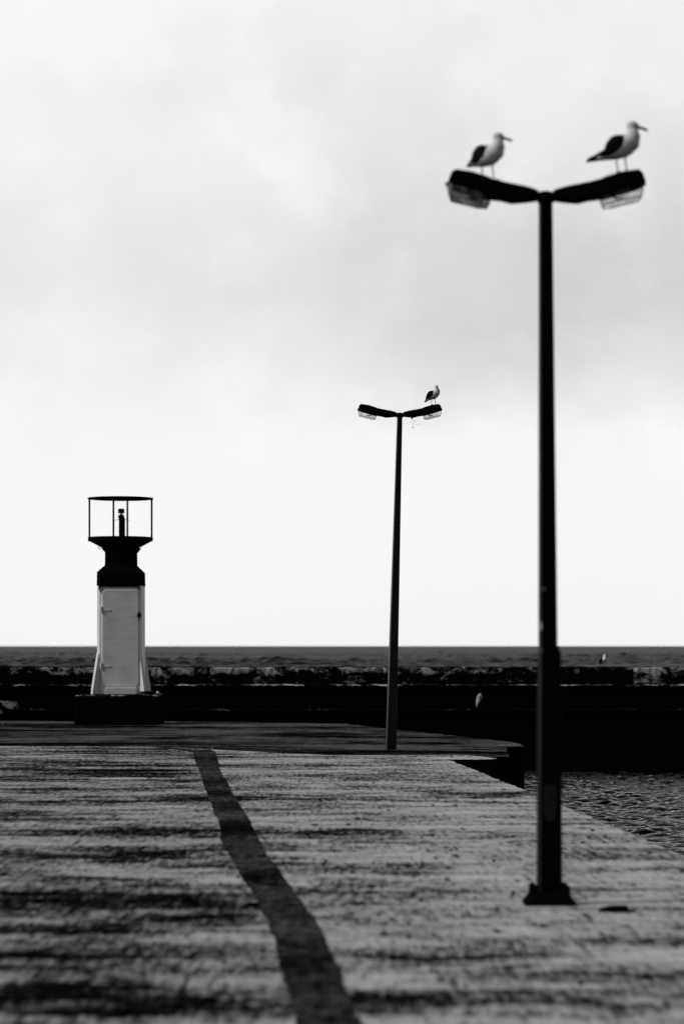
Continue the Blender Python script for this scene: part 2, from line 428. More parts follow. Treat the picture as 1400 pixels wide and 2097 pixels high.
WZ = -2.42
def comps(n, l0, l1, steep, spread=.9, base=0.0):
    o = []
    for _ in range(n):
        lam = math.exp(random.uniform(math.log(l0), math.log(l1)))
        o.append((steep * lam / (2 * math.pi) / math.sqrt(n) * random.uniform(.6, 1.4), lam, base + random.uniform(-spread, spread), random.uniform(0, 6.28)))
    return o
ys = np.concatenate([np.linspace(12.0, 38.0, 200)[:-1], np.linspace(38.0, 84.6, 1000)]); uu = np.linspace(.03, .20, 460)
U, Y = np.meshgrid(uu, ys); X = U * Y
gust = .7 + .25 * np.sin(X * .9 + 1.3 * np.sin(Y * .31)) * np.sin(Y * .37 + X * .2)
gridmesh('harbour_water', X, Y, WZ + gust * waves(X, Y, comps(60, .17, .6, 1.25, .42, .1)), M_harbour)
vv = np.concatenate([np.exp(np.linspace(math.log(430.0), math.log(1500.0), 1000))[:-1], np.exp(np.linspace(math.log(1500.0), math.log(12000.0), 160))]); uu = np.linspace(-.19, .19, 460)
U, Y = np.meshgrid(uu, vv); X = U * Y
gust = .7 + .5 * np.sin(X * .017 + 1.3 * np.sin(Y * .006)) * np.sin(Y * .009 + X * .004)
gridmesh('sea', X, Y, WZ + gust * np.clip(1500 / Y - .1, .03, 1) * waves(X, Y, comps(56, 2.6, 9.0, .80, .75, .3)), M_sea)
bm = bmesh.new()
ring = [0, 86, 400, 2500, 12000, 90000]
for s in ring[1:]: pass
vs = [bm.verts.new(p) for p in ((-90000, -90000, WZ - .7), (90000, -90000, WZ - .7), (90000, 90000, WZ - .7), (-90000, 90000, WZ - .7))]
bm.faces.new(vs)
obj('open_water', bm, M_sea, kind='structure')

# ------------------------------------------------------------------ breakwater
BY = 85.0
PX = F / BY                                       # photo pixels per metre there
def bx_(px): return (px - CX) / PX
def bz_(py): return H - (py - HY) / PX
bwk = thing('breakwater', 'long dark stone breakwater wall with lichened coping blocks across the harbour mouth', 'wall', (0, BY, 0))
zt, z1, z2 = bz_(1366), bz_(1401), bz_(1451)
bm = bmesh.new(); box(bm, (0, 1.2, (z1 + z2) / 2), (90, 2.5, z1 - z2 - .06)); obj('wall_face', bm, M_wall, bwk)
bm = bmesh.new(); box(bm, (0, 1.1, (z2 - 4.0) / 2), (90, 3.1, 4.0 + z2 - .06)); obj('lower_wall', bm, M_wall, bwk)
def ledge(zz, y0, hgt, mm):
    bm = bmesh.new(); n = 700; rs = []
    for i in range(n):
        xx = -45 + 90 * i / (n - 1); a = random.uniform(-.018, .018); d = random.uniform(-.02, .03)
        rs.append([(xx, y0 + d, zz - hgt + a), (xx, y0 + d + .06, zz + a * .6 - .008), (xx, y0 + 2.2, zz + .002), (xx, y0 + 2.2, zz - hgt)])
    rings(bm, rs); return obj('ledge', bm, mm, bwk)
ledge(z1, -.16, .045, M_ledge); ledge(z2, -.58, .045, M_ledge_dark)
for k, (pxa, pxb, pya, pyb) in enumerate(((-160, 41, 1435, 1451), (-160, 12, 1450, 1462))):   # low worn steps at the left end
    bm = bmesh.new(); w = (pxb - pxa) / 2 / PX; h_ = (pyb - pya) / PX
    rings(bm, [[(xx, -.75 - .28 * k, 0), (xx, -.75 - .28 * k, h_ - .05), (xx, -.66 - .28 * k, h_), (xx, .2, h_), (xx, .2, 0)] for xx in (-w, -w * .3, w * .4, w - .1, w)])
    o = obj('step', bm, M_ledge, bwk); o.location = ((bx_(pxa) + bx_(pxb)) / 2, 0, bz_(pyb))
joints = [-790, -560, -330, -130, 85, 430, 603, 782, 950, 1040, 1186, 1296, 1372, 1560, 1760, 1990, 2200]
bh = zt - z1
AGE = {-130: .32, 85: .46, 430: .62, 603: .50, 782: .54, 950: .50, 1040: .30, 1186: .10, 1296: .72, 1372: .66}   # how much lichen each block carries
for a, c in zip(joints, joints[1:]):
    x0, x1 = bx_(a), bx_(c); bm = bmesh.new()
    w = (x1 - x0) / 2 - .012; nx = max(6, int(w * 2 / .12)); rs = []
    for i in range(nx + 1):
        xx = -w + 2 * w * i / nx; e = random.uniform(-.012, .012); g = random.uniform(-.02, .02)
        if i in (0, nx): e -= .03; g += .03
        rs.append([(xx, g, 0), (xx, g * .5, bh * .5 + e), (xx, g + .02, bh - .05 + e), (xx, .08, bh + e), (xx, 1.7, bh + e), (xx, 1.75, 0)])
    rings(bm, rs)
    g_ = AGE.get(a, .5); o = obj('coping_block', bm, M_block, bwk); o.color = (g_, g_, g_, 1); o.location = ((x0 + x1) / 2, random.uniform(-.05, .02), z1)

# white marker stone on the lower ledge
mp = bpy.data.objects
bm = bmesh.new(); mh = .54
prof = []
for i in range(13):
    t = i / 12; hw = .115 * math.sqrt(max(0, 1 - max(0, (t - .45) / .55) ** 2)) * (.55 + .45 * min(1, t / .55)) + .004
    cxx = -.075 + .10 * t + (.0 if t < .5 else -.05 * (t - .5))
    prof.append([(cxx + hw * math.cos(2 * math.pi * k / 16), .07 * (hw / .115 + .2) * math.sin(2 * math.pi * k / 16), mh * t) for k in range(16)])
rings(bm, prof)
M_marker, b = mat('chipped_white_marker')
co = b.new('ShaderNodeTexCoord').outputs['Object']
n = b.noise(co, 7, 5, .6)
mx_, my_, mz_ = b.sep(co)
low_right = b.sstep(b.math('ADD', b.math('MULTIPLY_ADD', mx_, 1.6, b.math('MULTIPLY', mz_, -1.0)), b.math('MULTIPLY', n, .25)), -.28, .02)  # darkens the marker towards its lower right
matte(b, b.ramp(b.math('SUBTRACT', n, b.math('MULTIPLY', low_right, .4)), [(.2, .006), (.38, .12), (.48, .42), (.7, .6)]))
o = obj('marker_stone', bm, M_marker, None, True); o.location = (bx_(981), BY - .42, z2 + .005)
tag(o, 'small rounded white marker stone standing on the lower ledge of the breakwater', 'marker stone')

# ------------------------------------------------------------------ light tower
TY = 63.0; TP = F / TY
def tz(py): return H - (py - HY) / TP
TX = (247.0 - CX) / TP
tw = thing('harbour_light', 'small white harbour light tower with black top and open lantern cage', 'lighthouse', (TX, TY + .62, 0))
TZ0 = .74
bm = bmesh.new()
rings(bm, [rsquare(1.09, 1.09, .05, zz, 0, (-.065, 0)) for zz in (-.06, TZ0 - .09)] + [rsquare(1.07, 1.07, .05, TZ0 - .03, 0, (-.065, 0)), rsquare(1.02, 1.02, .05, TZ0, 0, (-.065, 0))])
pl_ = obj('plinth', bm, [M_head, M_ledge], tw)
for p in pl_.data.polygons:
    if TZ0 - .05 < p.center.z < TZ0 - .002: p.material_index = 1  # pale chamfer: worn paint, with the edge highlight put into its colour
BXO = -.036                                      # the shaft stands a little left of the plinth's middle
def octo(h, ch, zz, hy=None):
    k = hy or h
    return [(a + BXO, c, zz) for a, c in ((h, k - ch), (h - ch, k), (-h + ch, k), (-h, k - ch), (-h, -k + ch), (-h + ch, -k), (h - ch, -k), (h, -k + ch))]
ZW = tz(1198)
bm = bmesh.new(); rings(bm, [octo(.585, .078, TZ0 + .003, .622), octo(.58, .076, ZW, .616)]); obj('tower_body', bm, M_white, tw, bevel=.012)
# corner buttresses, four tapered fins standing on the plinth
for sx in (-1, 1):
    for sy in (-1, 1):
        bm = bmesh.new()
        th = .043
        prof = [(.80, TZ0 + .003), (1.035, TZ0 + .003), (1.02, TZ0 + .14), (.845, tz(1340)), (.80, tz(1334))]
        q = math.sqrt(.5); out = []
        for e in (-1, 1):
            out.append([(BXO + sx * (a * q - .03) + sx * e * th * q, sy * (a * q) - sy * e * th * q, zz) for a, zz in prof])
        rings(bm, out); obj('buttress', bm, M_white, tw, bevel=.008)
# door
def rrect(w, h, r, n=6):
    o = []
    for q, (sx, sy) in enumerate(((1, 1), (-1, 1), (-1, -1), (1, -1))):
        for k in range(n + 1):
            a = math.pi / 2 * (q + k / n); o.append((sx * (w - r) + r * math.cos(a), sy * (h - r) + r * math.sin(a)))
    return o
dx = (684 - 680) / 5.833 / TP; dz0, dz1 = tz(1180 + 1318 / 5.833), tz(1180 + 160 / 5.833)
dw, dh, dc = 216 / 5.833 / TP, (dz1 - dz0) / 2, (dz0 + dz1) / 2
bm = bmesh.new()
rings(bm, [[(dx + px * s, yy, dc + pz * s2) for px, pz in rrect(dw, dh, .12)] for s, s2, yy in ((1, 1, -.60), (1, 1, -.645), (.982, .993, -.656))])
door = obj('door', bm, M_door, tw, bevel=.004)
# raised rounded frame round the doorway
bm = bmesh.new()
pr = rrect(dw + .018, dh + .018, .135); tube(bm, [(dx + a, -.621, dc + c) for a, c in pr] + [(dx + pr[0][0], -.621, dc + pr[0][1])], .016, 6)
obj('door_frame', bm, M_white, tw, True)
for py in (1180 + 400 / 5.833, 1180 + 1072 / 5.833):
    zz = tz(py); bm = bmesh.new()
    tube(bm, [(dx - dw - .035, -.665, zz - .085), (dx - dw - .035, -.665, zz + .085)], .02, 10)
    box(bm, (dx - dw - .05, -.64, zz + .03), (.05, .03, .09))
    vsb = [(-.03, .035), (.0, .035), (.22, .012), (.235, 0), (.22, -.012), (0, -.035), (-.03, -.035)]
    rings(bm, [[(dx - dw - .01 + a, yy, zz - .01 + c) for a, c in vsb] for yy in (-.652, -.668)])
    obj('hinge', bm, M_door, door)
# star wheel handle
bm = bmesh.new(); zz = tz(1180 + 470 / 5.833); hx = dx + (907 - 684) / 5.833 / TP
st = []
for k in range(12):
    a = math.pi / 6 * k + .26; r = .095 if k % 2 == 0 else .045
    st.append((r * math.cos(a), r * math.sin(a)))
rings(bm, [[(hx + a * .95, yy, zz + c) for a, c in st] for yy in (-.69, -.72)])
tube(bm, [(hx, -.62, zz), (hx, -.74, zz)], .022, 8); tube(bm, [(hx, -.705, zz - .125), (hx, -.705, zz + .115)], .014, 8)
obj('handle', bm, M_head, door)
bm = bmesh.new(); sz1 = tz(1180 + 1330 / 5.833)
box(bm, (dx + .01, -.67, (TZ0 + sz1) / 2 + .002), (.82, .14, sz1 - TZ0)); obj('step', bm, M_white, tw, bevel=.012)
# black upper part
bm = bmesh.new()
rings(bm, [octo(.592, .08, ZW - .012, .628), octo(.584, .077, tz(1171), .62), octo(.405, .12, tz(1156.5)), octo(.40, .12, tz(1130.5)), octo(.48, .14, tz(1122.5)), octo(.48, .14, tz(1119.5))])
obj('neck', bm, M_head, tw, bevel=.006)
for sx in (-1, 1):                               # dark gussets hanging at the corners under the black band
    bm = bmesh.new(); rings(bm, [[(BXO + sx * .53, yy, ZW - .01), (BXO + sx * .46, yy, ZW - .01), (BXO + sx * .495, yy, ZW - .05), (BXO + sx * .53, yy, ZW - .145)] for yy in (-.610, -.66)])
    obj('bracket', bm, M_head, tw)
bm = bmesh.new(); box(bm, (BXO, -.635, ZW - .022), (1.02, .04, .045)); obj('shade_strip', bm, M_head, tw)  # black strip standing in for the shade under the overhang
RG, UX = .852, -.055
bm = bmesh.new(); lathe(bm, [(.52, tz(1118.5)), (.80, tz(1107)), (RG, tz(1105.5)), (RG, tz(1098.3)), (.4, tz(1098.3))], 48, (UX, 0)); obj('gallery_deck', bm, M_head, tw)
for sx in (-1, 1):                               # lifting eyes under the deck
    bm = bmesh.new(); c = (UX + sx * .515, -.25, tz(1120.5))
    tube(bm, [(c[0] + .05 * math.cos(a), c[1], c[2] + .028 * math.sin(a)) for a in [2 * math.pi * k / 14 for k in range(15)]], .008, 6)
    obj('lifting_eye', bm, M_head, tw)
for k in range(4):
    a = R(82.6 - 90) + math.pi / 2 * k - math.pi / 2 + math.pi / 2
    bm = bmesh.new(); px, py = UX + .835 * math.cos(a), .835 * math.sin(a)
    box(bm, (px, py, (tz(1106.5) + tz(1019)) / 2), (.042, .042, tz(1019) - tz(1106.5)), (0, 0, a)); obj('cage_post', bm, M_head, tw)
bm = bmesh.new(); lathe(bm, [(.70, tz(1019.2)), (.862, tz(1019.2)), (.862, tz(1017)), (.3, tz(1016.6)), (.02, tz(1016.5))], 48, (UX, 0)); obj('cage_roof', bm, M_head, tw)
lx = 17 / 5.833 / TP + UX
bm = bmesh.new(); lathe(bm, [(.10, tz(1098.3)), (.10, tz(1096)), (.082, tz(1095)), (.082, tz(1059)), (.09, tz(1058.5))], 20, (lx, 0)); obj('lantern_post', bm, M_head, tw)
lz = tz(1058.5); hh = tz(1039) - lz
lxx = lx - .018
bm = bmesh.new(); lathe(bm, [(.088, lz), (.088, lz + hh * .12), (.07, lz + hh * .14), (.07, lz + hh * .2), (.086, lz + hh * .22), (.086, lz + hh * .30)], 20, (lxx, 0)); ln = obj('lantern', bm, M_head, tw)
bm = bmesh.new(); lathe(bm, [(.072, lz + hh * .30), (.078, lz + hh * .55)], 20, (lxx, 0)); obj('lantern_glass', bm, M_lens, ln)
bm = bmesh.new(); lathe(bm, [(.02, lz + hh * .30), (.045, lz + hh * .36), (.012, lz + hh * .55)], 12, (lxx, 0)); obj('lamp_core', bm, M_pale_fill, ln)
bm = bmesh.new(); lathe(bm, [(.084, lz + hh * .54), (.084, lz + hh * .9), (.06, lz + hh), (.02, lz + hh * 1.01)], 20, (lxx, 0)); obj('lantern_cap', bm, M_head, ln)
bm = bmesh.new(); zz = tz(980 + 480 / 5.833)
tube(bm, [(lx - .21, -.03, zz - .008), (lx, -.02, zz + .012), (lx + .21, .03, zz - .004)], [.004, .012, .004], 6); obj('cross_rod', bm, M_head, ln)

# pipe lying on the plinth, its broken end pale
pz = TZ0 + .045
bm = bmesh.new(); tube(bm, [(TX + .56, TY - .30, pz), (TX + .7, TY - .32, pz + .012), (TX + .84, TY - .31, pz + .006), (TX + .97, TY - .30, pz)], [.03, .042, .04, .04], 10)
pipe = obj('pipe', bm, M_rag, None, True); tag(pipe, 'short black pipe lying on the plinth of the light tower beside a buttress', 'pipe')
bm = bmesh.new(); tube(bm, [(TX + .968, TY - .30, pz + .004), (TX + 1.0, TY - .31, pz), (TX + 1.025, TY - .32, pz - .03)], [.044, .05, .02], 10)
e = obj('pipe_end', bm, plain('pale_pipe_end', .5), pipe, True); e['label'] = 'pale broken end of the pipe'

# ------------------------------------------------------------------ street lamps
def street_lamp(label, base, top_z, lower, upper, hs, lean, lens_mats, yaw, plate, pm):
    rt = thing('street_lamp', label, 'street lamp', base, (0, 0, 0), 'double headed street lamps on the quay')
    rot = R(8)
    def lx_(zz): return lean * zz / top_z
    bm = bmesh.new()
    if lower:
        (zl, a0, a1) = lower
        rings(bm, [rsquare(h, h, .012, zz, rot) for h, zz in ((a0, 0.0), (a1, zl - .07), (a1, zl - .05), (upper[0] * 1.02, zl))])
        obj('pole_base', bm, pm, rt); z0 = zl - .001
    else: z0 = -.06
    bm = bmesh.new(); n = 14
    rings(bm, [rsquare(h, h, h * .16, zz, rot, (lx_(zz), 0)) for h, zz in [(upper[0] + (upper[1] - upper[0]) * i / n, z0 + (top_z - .03 - z0) * i / n) for i in range(n + 1)]])
    obj('pole', bm, pm, rt)
    tx = lx_(top_z); K = hs / 776.0
    hd = bpy.data.objects.new('lamp_head', None)
    bm = bmesh.new(); lathe(bm, [(52 * K, -60 * K), (55 * K, -15 * K), (48 * K, -2 * K), (25 * K, 6 * K)], 20); tube(bm, [(-60 * K, 0, -28 * K), (60 * K, 0, -28 * K)], 24 * K, 12)
    cap = obj('pole_cap', bm, M_black, rt, False); cap.location = (tx, 0, top_z); cap.rotation_euler = (0, 0, yaw)
    for s, lm in zip((-1, 1), lens_mats):
        # housing: lofted rounded-rectangle sections along the arm
        secs = [(42, 4, -42, 38), (60, 14, -52, 52), (120, 30, -57, 66), (198, 42, -60, 84), (262, 52, -42, 100), (325, 66, -32, 112), (345, 76, -26, 118), (445, 106, 8, 128), (545, 120, 38, 128), (570, 104, 44, 122), (588, 54, 44, 116)]
        bm = bmesh.new(); rs = []
        for X_, zt_, zb_, hw in secs:
            r = min(18, (zt_ - zb_) * .3); cz, hz = (zt_ + zb_) / 2, (zt_ - zb_) / 2
            rs.append([(s * X_ * K, p[0] * K, (cz + p[1]) * K) for p in rrect(hw, hz, r, 3)])
        rings(bm, rs)
        hsg = obj('lamp_housing', bm, M_black, rt); hsg.location = (tx, 0, top_z); hsg.rotation_euler = (0, 0, yaw)
        # rim under the housing that holds the lens
        bm = bmesh.new()
        def ring_at(f):                           # f 0 = rim, 1 = bottom of bowl
            o = []
            for a, c in rrect(1, 1, .45, 6):
                t = (a + 1) / 2; X_ = 330 + 258 * t; zz = -31 + 76 * t
                o.append((X_, c * 112, zz))
            return o
        rim = ring_at(0)
        rings(bm, [[(s * X_ * K, yy * K, (zz + d) * K) for X_, yy, zz in rim] for d in (4, -6)])
        r_ = obj('lens_rim', bm, M_black, hsg)
        bm = bmesh.new(); rs = []
        cxm, czm = 459, 7
        for f, dd in ((.99, 0), (.985, -12), (.96, -32), (.90, -52), (.80, -63), (.4, -69)):
            rs.append([(s * (cxm + (X_ - cxm) * f) * K, yy * f * K, (zz + dd * (.90 + .46 * (X_ - 330) / 258)) * K) for X_, yy, zz in rim])
        rings(bm, rs)
        ln_ = obj('lens', bm, lm, hsg, True)
        bm = bmesh.new(); t0 = [(s * (cxm + (X_ - cxm) * .86) * K, yy * .86 * K, (zz - 61 * (.90 + .46 * (X_ - 330) / 258)) * K) for X_, yy, zz in rim]
        tube(bm, t0 + [t0[0], t0[1]], 3.6 * K, 6); obj('lens_outline', bm, M_black, hsg, True)  # dark tube standing in for the bowl's refracted lower outline
        for e in (-1, 1):                         # dark tubes added for the refracted dark outline at the bowl's ends
            kk = .90 + .46 * (e + 1) / 2; bm = bmesh.new()
            tube(bm, [(s * (cxm + e * 129 * f) * K, 0, (czm + e * 38 + dd * kk) * K) for f, dd in ((.99, 0), (.985, -12), (.96, -32), (.91, -52), (.84, -62))], 4 * K, 6)
            obj('lens_end_outline', bm, M_black, hsg, True)
        bm = bmesh.new()
        tube(bm, [(s * 395 * K, 0, -22 * K), (s * 430 * K, 0, -40 * K), (s * 470 * K, 0, -28 * K)], [5 * K, 8 * K, 5 * K], 8); obj('bulb', bm, M_lit_tape, hsg, True)
        # clip at the outer end, junction ribs
        bm = bmesh.new(); box(bm, (s * 592 * K, 0, 50 * K), (18 * K, 60 * K, 14 * K)); obj('latch', bm, M_black, hsg)
    if plate:
        bm = bmesh.new(); rings(bm, [rsquare(.205, .19, .03, -.01), rsquare(.195, .18, .03, .02), rsquare(.155, .15, .02, .075), rsquare(.15, .145, .02, .08)]); obj('mortar_pad', bm, M_rag, rt)
        bm = bmesh.new(); box(bm, (0, 0, .088), (.31, .29, .014)); obj('base_plate', bm, M_black, rt, bevel=.003)
        for sx in (-1, 1):
            for sy in (-1, 1):
                bm = bmesh.new(); lathe(bm, [(.03, .094), (.03, .142), (.018, .143), (.016, .158)], 6, (sx * .124, sy * .11)); obj('anchor_bolt', bm, M_black, rt)
        bm = bmesh.new(); c = .79
        rings(bm, [[(p[0], yy, c + p[1]) for p in rrect(w, h, w * .95, 6)] for w, h, yy in ((.047, .145, -.098), (.047, .145, -.112), (.042, .14, -.114))])
        d = obj('access_door', bm, M_cover, rt)
        bm = bmesh.new(); rings(bm, [[(p[0], yy, c + .06 + p[1]) for p in rrect(.010, .010, .0098, 5)] for yy in (-.113, -.119)]); obj('door_lock', bm, M_black, d)
        bm = bmesh.new(); box(bm, (-.052, -.0735, 2.44), (.035, .01, .03), (0, 0, R(8))); obj('chip_patch', bm, M_lit_tape, rt)
        bm = bmesh.new(); rings(bm, [[(-.0755 + a, yy, 2.155 + c) for a, c in ((-.001, -.04), (.012, -.02), (.016, .005), (.006, .03), (-.001, .04))] for yy in (-.060, -.0755)]); obj('chip_patch', bm, M_pale_fill, rt)  # pale patch standing in for bright sky seen past a notch
    return rt, K, tx
LX1, LY1 = G(1124, 1851)
lamp1, K1, tx1 = street_lamp('near double headed street lamp carrying two seagulls, black and out of focus', (LX1, LY1, 0), H + (HY - 394) * LY1 / F,
            (1.99, .086, .078), (.0635, .046), 1.0, -.030, (M_lens_dirty, M_lens), R(0), True, M_pole)
lamp1.location.x = LX1
LX2, LY2 = (800.0 - CX) * 47.8 / F, 47.8
lamp2, K2, tx2 = street_lamp('far leaning double headed street lamp with one seagull and snagged fishing line', (LX2, LY2, AZ), H + (HY - 846) * LY2 / F - AZ,
            None, (.0985, .047), 1.085, .175, (M_lens, M_lens), R(0), False, M_pole_smooth)
T1 = Vector((LX1 + tx1, LY1, H + (HY - 394) * LY1 / F)); T2 = Vector((LX2 + tx2, LY2, H + (HY - 846) * LY2 / F))
# grey tape band on the far pole, loose bracket under its left arm
zz = H - (1371 - HY) * LY2 / F - AZ
bm = bmesh.new(); rings(bm, [rsquare(.086, .086, .014, q, R(8), (.175 * q / T2.z, 0)) for q in (zz - .03, zz + .035)]); tp = obj('tape_band', bm, M_cover, lamp2)
bm = bmesh.new(); box(bm, (-.195, 0, -.062), (.15, .03, .016), (0, R(3), 0)); o = obj('loose_bracket', bm, M_black, lamp2); o.location = (tx2, 0, T2.z - AZ)

# fishing line snagged under the right arm
u = 1 / 6.667 / (F / LY2)
def fp(zx, zy, yy=0.0): return (T2.x + (zx - 655) * u, LY2 + yy, T2.z - (zy - 507) * u)
fl = thing('fishing_line', 'tangled fishing line with two small floats hanging from the far street lamp arm', 'fishing line', fp(820, 545))
def rel(p): return tuple(Vector(p) - fl.location)
bm = bmesh.new()
tube(bm, [rel(fp(*p)) for p in ((818, 538), (820, 560), (826, 600), (833, 650), (834, 700))], .0022, 5)
tube(bm, [rel(fp(*p)) for p in ((826, 596), (850, 612), (864, 640), (866, 664), (900, 658), (945, 655))], .002, 5)
tube(bm, [rel(fp(*p)) for p in ((862, 622), (890, 608), (908, 570), (903, 548))], .002, 5)
obj('line', bm, plain('nylon_line', .12), fl)
for (zx, zy, r) in ((821, 573, 14), (834, 705, 8)):
    bm = bmesh.new(); bmesh.ops.create_uvsphere(bm, u_segments=14, v_segments=10, radius=r * u)
    o = obj('float', bm, M_rag, fl, True); o.location = rel(fp(zx, zy))

# ------------------------------------------------------------------ gulls
def gull(label, foot, sc, yaw, head_yaw=0.0, tail=None, upright=0.0, stand=(-30, 22)):
    """profile units: 1/776 m, feet at the origin, facing +x"""
    q = 1 / 776.0
    rt = thing('seagull', label, 'seagull', foot, (0, 0, yaw), 'black backed seagulls'); rt.scale = (sc,) * 3
    cu, su = math.cos(upright), math.sin(upright)
    def T(x_, z_):                                # tip the trunk up about the hips
        a, c = x_ + 5, z_ - 130
        return (-5 + a * cu - c * su, 130 + a * su + c * cu)
    bm = bmesh.new()
    tl = tail or [(-200, 82, 7, 20), (-150, 92, 11, 26), (-105, 108, 22, 34)]
    trunk = [(*T(a, c), d, e) for a, c, d, e in tl + [(-70, 125, 42, 48), (-30, 145, 60, 62), (15, 168, 68, 66), (52, 192, 60, 58), (62, 222, 46, 46), (58, 248, 36, 36)]]
    planeloft(bm, [(a * q, c * q, d * q, e * q) for a, c, d, e in trunk], 20)
    nx, nz = T(57, 250)
    # head as its own loft so that it can turn on the neck
    hb = bmesh.new()
    planeloft(hb, [(a * q, c * q, d * q, e * q) for a, c, d, e in ((-30, 22, 8, 8), (-24, 24, 24, 22), (-6, 26, 34, 29), (16, 26, 32, 27), (34, 20, 20, 18), (46, 15, 10, 10))], 16)
    planeloft(hb, [(a * q, c * q, d * q, e * q) for a, c, d, e in ((2, -40, 40, 40), (2, -10, 36, 34), (0, 18, 28, 26))], 16)
    Mh = Matrix.Translation((nx * q, 0, nz * q)) @ Matrix.Rotation(head_yaw, 4, 'Z')
    bmesh.ops.transform(hb, matrix=Mh, verts=hb.verts)
    tmp = bpy.data.meshes.new('t'); hb.to_mesh(tmp); hb.free(); bm.from_mesh(tmp); bpy.data.meshes.remove(tmp)
    for lxp, sy in zip(stand, (-1, 1)):
        y0 = sy * 26
        pts = [(lxp - 2, y0 * .9, 130, 20), (lxp - 6, y0, 104, 10), (lxp - 9, y0, 92, 6.0), (lxp - 4, y0, 50, 5.4), (lxp + 2, y0, 12, 5.6), (lxp + 4, y0, 4, 6)]
        tube(bm, [(a * q, c * q, d * q) for a, c, d, e in pts], [e * q for *_, e in pts], 8)
        for t in (-.45, 0, .45):
            tube(bm, [((lxp + 2) * q, y0 * q, 6 * q), ((lxp + 2 + 38 * math.cos(t)) * q, (y0 + 38 * math.sin(t)) * q, 3.5 * q)], [5.5 * q, 4.2 * q], 6)
        tube(bm, [((lxp + 2) * q, y0 * q, 8 * q), ((lxp - 12) * q, y0 * q, 4 * q)], [5 * q, 4 * q], 6)
    me = bpy.data.meshes.new('raw'); bmesh.ops.recalc_face_normals(bm, faces=bm.faces); bm.to_mesh(me); bm.free()
    ob = bpy.data.objects.new('raw', me); COL.objects.link(ob)
    md = ob.modifiers.new('r', 'REMESH'); md.mode = 'VOXEL'; md.voxel_size = 4.4 * q; md.use_smooth_shade = True
    sm = ob.modifiers.new('s', 'SMOOTH'); sm.factor = .5; sm.iterations = 3
    dg = bpy.context.evaluated_depsgraph_get(); nm = bpy.data.meshes.new_from_object(ob.evaluated_get(dg))
    bpy.data.objects.remove(ob); bpy.data.meshes.remove(me)
    nm.name = 'body'; nm.materials.clear()
    for mm in (M_fwhite, M_fblack, M_leg): nm.materials.append(mm)
    # plumage: dark mantle, dark tail tip, bare legs
    mant = [T(*p) for p in ((2, 250), (14, 212), (-10, 170), (-72, 112), (-150, 118), (-120, 215))]
    def inside(px, pz):
        r_ = False
        for i in range(len(mant)):
            (xa, za), (xb, zb) = mant[i - 1], mant[i]
            if (za > pz) != (zb > pz) and px < (xb - xa) * (pz - za) / (zb - za) + xa: r_ = not r_
        return r_
    for p in nm.polygons:
        cx_, cz_ = p.center.x / q, p.center.z / q; yy = abs(p.center.y) / q
        if cz_ < 98 and yy > 12 and abs(cx_) < 75: p.material_index = 2
        elif cx_ < tl[1][0] + 12 or inside(cx_, cz_): p.material_index = 1
        p.use_smooth = True
    bo = bpy.data.objects.new('body', nm); COL.objects.link(bo); bo.parent = rt
    for sy in (-1, 1):                            # folded wings
        wb = bmesh.new()
        w = [(8, 206, 10, 6), (-4, 198, 30, 11), (-32, 178, 46, 14), (-66, 150, 42, 13), (-100, 124, 24, 9), (-135, 106, 12, 6), (-165, 96, 6, 4)]
        if tail: w[-2:] = [(tail[1][0] + 2, tail[1][1] + 14, 12, 6), (tail[0][0] + 10, tail[0][1] + 10, 6, 4)]
        planeloft(wb, [(T(a, c)[0] * q, T(a, c)[1] * q, d * q, e * q) for a, c, d, e in w], 14)
        ys = [50, 58, 58, 50, 34, 18, 8]
        wb.verts.ensure_lookup_table()
        for i, v_ in enumerate(wb.verts): v_.co.y += sy * ys[i // 14] * q
        obj('wing', wb, M_fblack, rt, True)
    bb = bmesh.new()
    planeloft(bb, [(a * q, c * q, d * q, e * q) for a, c, d, e in ((38, 18, 10, 9), (60, 12, 8.5, 6.5), (80, 5, 9, 5), (92, -1, 6, 3.4), (98, -7, 2, 1.5))], 10)
    bmesh.ops.transform(bb, matrix=Mh, verts=bb.verts); obj('bill', bb, M_bill, rt, True)
    for sy in (-1, 1):
        eb = bmesh.new(); bmesh.ops.create_uvsphere(eb, u_segments=10, v_segments=8, radius=5.5 * q)
        bmesh.ops.transform(eb, matrix=Mh @ Matrix.Translation((20 * q, sy * 23 * q, 31 * q)), verts=eb.verts); obj('eye', eb, M_fblack, rt, True)
    return rt

def htop(X_, K):                                  # top of the lamp housing above the pole head, X_ in profile units
    pts = [(198, 42), (262, 52), (325, 66), (345, 76), (445, 106), (545, 120)]
    for (a, za), (c, zc_) in zip(pts, pts[1:]):
        if a <= X_ <= c: return (za + (zc_ - za) * (X_ - a) / (c - a)) * K
ga = T1 + Vector((465 * K1, 0, htop(465, K1)))
gull('seagull standing in profile at the right end of the near street lamp, tail stretched level', ga + Vector((0, 0, .004)), 1.02, R(-8), 0, [(-218, 90, 7, 20), (-160, 98, 12, 26), (-108, 110, 24, 34)], R(3))
gb = T1 + Vector((-335 * K1, 0, htop(345, K1)))
gull('seagull standing on the left arm of the near street lamp, turned partly towards the camera', gb + Vector((-.008, 0, -.004)), .93, R(-32), R(24), [(-158, 98, 7, 18), (-128, 104, 12, 24), (-98, 114, 24, 36)], R(-3))
gc = T2 + Vector((480 * K2, 0, htop(480, K2)))
gull('seagull on the far leaning street lamp with its head turned to the camera', gc, 1.0, R(-12), R(-72), [(-155, 72, 8, 20), (-125, 82, 12, 26), (-98, 104, 22, 34)], R(8))
gull('small distant seagull standing on top of the breakwater wall', (bx_(1238.5), BY + .6, zt + .0), 1.08, R(-18), R(8), [(-150, 62, 7, 18), (-120, 78, 11, 24), (-95, 102, 22, 34)], R(15))

